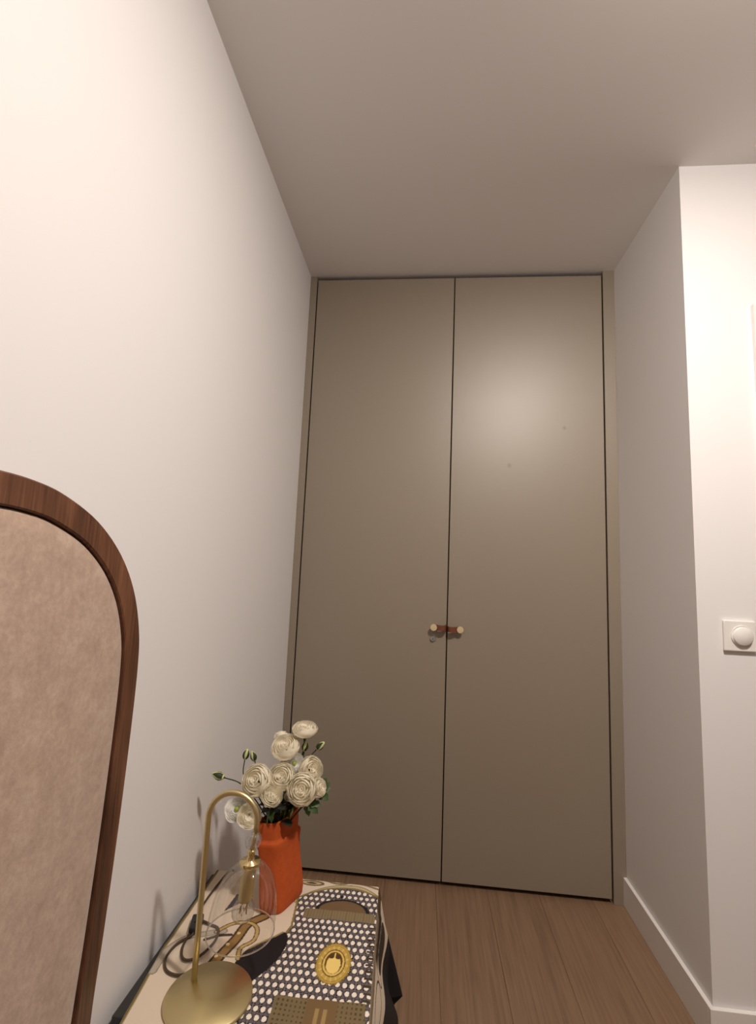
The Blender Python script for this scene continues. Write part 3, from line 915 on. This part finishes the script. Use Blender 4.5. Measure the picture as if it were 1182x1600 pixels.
# buds
def bud(label, center, length, axis, via, root=(0, 0)):
    c = Vector(center); f = Vector(axis).normalized()
    rootp = ROOT + Vector((root[0], root[1], 0))
    t = thing('flower_bud', label, 'flower bud', rootp, 'green buds in the bunch')
    base = c - f * length / 2
    st = spline([rootp] + [Vector(v) for v in via] + [base], 6)
    adopt(obj('stem', tube(st, 0.0014, 6), M_SEPAL, None, True), t)
    rot = f.to_track_quat('Z', 'Y')
    o = obj('bud_body', lathe([(0, 0), (0.16, 0.06), (0.25, 0.25), (0.27, 0.45), (0.22, 0.70), (0.11, 0.92), (0, 1.0)], 16), M_BUD, t, True)
    def place(o, a=0):
        o.location = base - rootp; o.scale = (length,) * 3; o.rotation_mode = 'QUATERNION'; o.rotation_quaternion = rot @ Quaternion((0, 0, 1), a)
    place(o)
    for k in range(3):
        bm = bmesh.new(); g = []
        for i in range(6):
            t_ = i / 5
            rr = [0.05, 0.22, 0.29, 0.27, 0.19, 0.08][i] * 1.04
            wd = [0.9, 0.85, 0.75, 0.6, 0.45, 0.1][i]
            g.append([bm.verts.new((rr * math.cos(s_ * wd), rr * math.sin(s_ * wd), -0.02 + t_ * 0.98)) for s_ in (-1, -0.5, 0, 0.5, 1)])
        for i in range(5):
            for j in range(4):
                bm.faces.new((g[i][j], g[i + 1][j], g[i + 1][j + 1], g[i][j + 1]))
        s = obj('sepal', bm, M_SEPAL, t, True)
        place(s, k * 2 * math.pi / 3 + 0.6)
    return t
bud('green bud on a thin arching stem, farthest left beside the wall', (0.061, -0.790, 0.656), 0.033, (-1, -0.05, 0.22), [(0.16, -0.78, 0.60), (0.118, -0.785, 0.640)], (-0.016, -0.01))
bud('upright green bud, the left one of the pair above the left bloom', (0.111, -0.740, 0.693), 0.029, (0.25, -0.1, 1), [(0.15, -0.745, 0.60), (0.110, -0.742, 0.640)], (-0.02, 0.004))
bud('green bud leaning inward, the right one of the pair above the left bloom', (0.127, -0.730, 0.686), 0.028, (-0.35, -0.15, 1), [(0.16, -0.735, 0.60), (0.140, -0.732, 0.645)], (-0.018, 0.008))
bud('single green bud standing off to the right of the topmost flower', (0.296, -0.700, 0.714), 0.030, (0.75, -0.1, 0.75), [(0.245, -0.71, 0.62), (0.272, -0.705, 0.685)], (0.008, 0.012))
bud('small green bud close under the topmost flower', (0.256, -0.702, 0.711), 0.030, (0.25, -0.2, 0.9), [(0.235, -0.71, 0.62), (0.250, -0.705, 0.67)], (0.004, 0.014))

# leaves
def leaf_bm(L, Wd, lobes=3):
    bm = bmesh.new(); n_ = 10; g = []
    for i in range(n_ + 1):
        t_ = i / n_
        wv = Wd * (math.sin(math.pi * t_ ** 0.8) ** 0.8) * (1 + 0.22 * math.sin(t_ * lobes * 2 * math.pi)) + 0.0006
        z = -0.25 * L * t_ * t_
        g.append([bm.verts.new((L * t_, s_ * wv, z + 0.12 * abs(s_) * wv)) for s_ in (-1, -0.5, 0, 0.5, 1)])
    for i in range(n_):
        for j in range(4):
            bm.faces.new((g[i][j], g[i + 1][j], g[i + 1][j + 1], g[i][j + 1]))
    return bm
def sprig(label, root, tip_pts, leaves, m):
    rootp = ROOT + Vector((root[0], root[1], 0))
    t = thing('leaf_sprig', label, 'leaves', rootp, 'leaf sprigs in the vase')
    adopt(obj('stem', tube(spline([rootp] + [Vector(p) for p in tip_pts], 6), 0.0014, 6), M_SEPAL, None, True), t)
    for (p, d, L, Wd, roll) in leaves:
        o = obj('leaf', leaf_bm(L, Wd), m, t, True)
        o.location = Vector(p) - rootp
        dv = Vector(d).normalized()
        o.rotation_mode = 'QUATERNION'
        o.rotation_quaternion = dv.to_track_quat('X', 'Z') @ Quaternion((1, 0, 0), roll)
    return t
sprig('green lobed leaves sticking out at the right of the bunch', (0.014, 0.004), [(0.27, -0.735, 0.585), (0.300, -0.725, 0.610)],
      [((0.300, -0.725, 0.610), (0.5, 0.1, 1), 0.038, 0.012, 1.1), ((0.300, -0.725, 0.610), (1, 0.1, 0.45), 0.034, 0.011, 1.0), ((0.302, -0.725, 0.612), (0.9, -0.2, -0.5), 0.032, 0.011, 0.9), ((0.298, -0.725, 0.606), (0.9, 0, 0.9), 0.040, 0.010, 1.2)], M_LEAF)
sprig('drooping green leaves at the right rim of the vase', (0.014, -0.006), [(0.262, -0.745, 0.575), (0.280, -0.745, 0.594)],
      [((0.280, -0.745, 0.594), (0.8, -0.3, -0.55), 0.036, 0.010, 0.9), ((0.278, -0.745, 0.592), (0.2, -0.4, -1), 0.030, 0.009, 0.8), ((0.280, -0.745, 0.594), (1, -0.1, -0.05), 0.034, 0.009, 1.0)], M_LEAF)
sprig('green leaf under the half closed flower over the rim', (-0.004, -0.016), [(0.200, -0.785, 0.585), (0.203, -0.798, 0.604)],
      [((0.203, -0.798, 0.604), (-0.3, -0.5, -1), 0.046, 0.010, 0.6), ((0.203, -0.796, 0.602), (0.1, -0.5, -1), 0.036, 0.008, 0.3)], M_LEAF)
dl = []
rl = random.Random(3)
for k in range(26):
    a = rl.uniform(0, 2 * math.pi); rr = rl.uniform(0.0, 1.0)
    p = ROOT + Vector((0.026 * rr * math.cos(a) - 0.008, 0.042 * rr * math.sin(a), 0.02 + rl.uniform(0, 0.045)))
    dl.append((tuple(p), (math.cos(a) * 0.9 - 0.2, math.sin(a) * 0.8 - 0.3, rl.uniform(0.0, 0.9)), rl.uniform(0.030, 0.048), rl.uniform(0.009, 0.014), rl.uniform(-0.6, 0.6)))
sprig('dense dark foliage filling the mouth of the orange vase', (0, 0), [(0.212, -0.750, 0.56), (0.210, -0.752, 0.60)], dl, M_LEAFD)
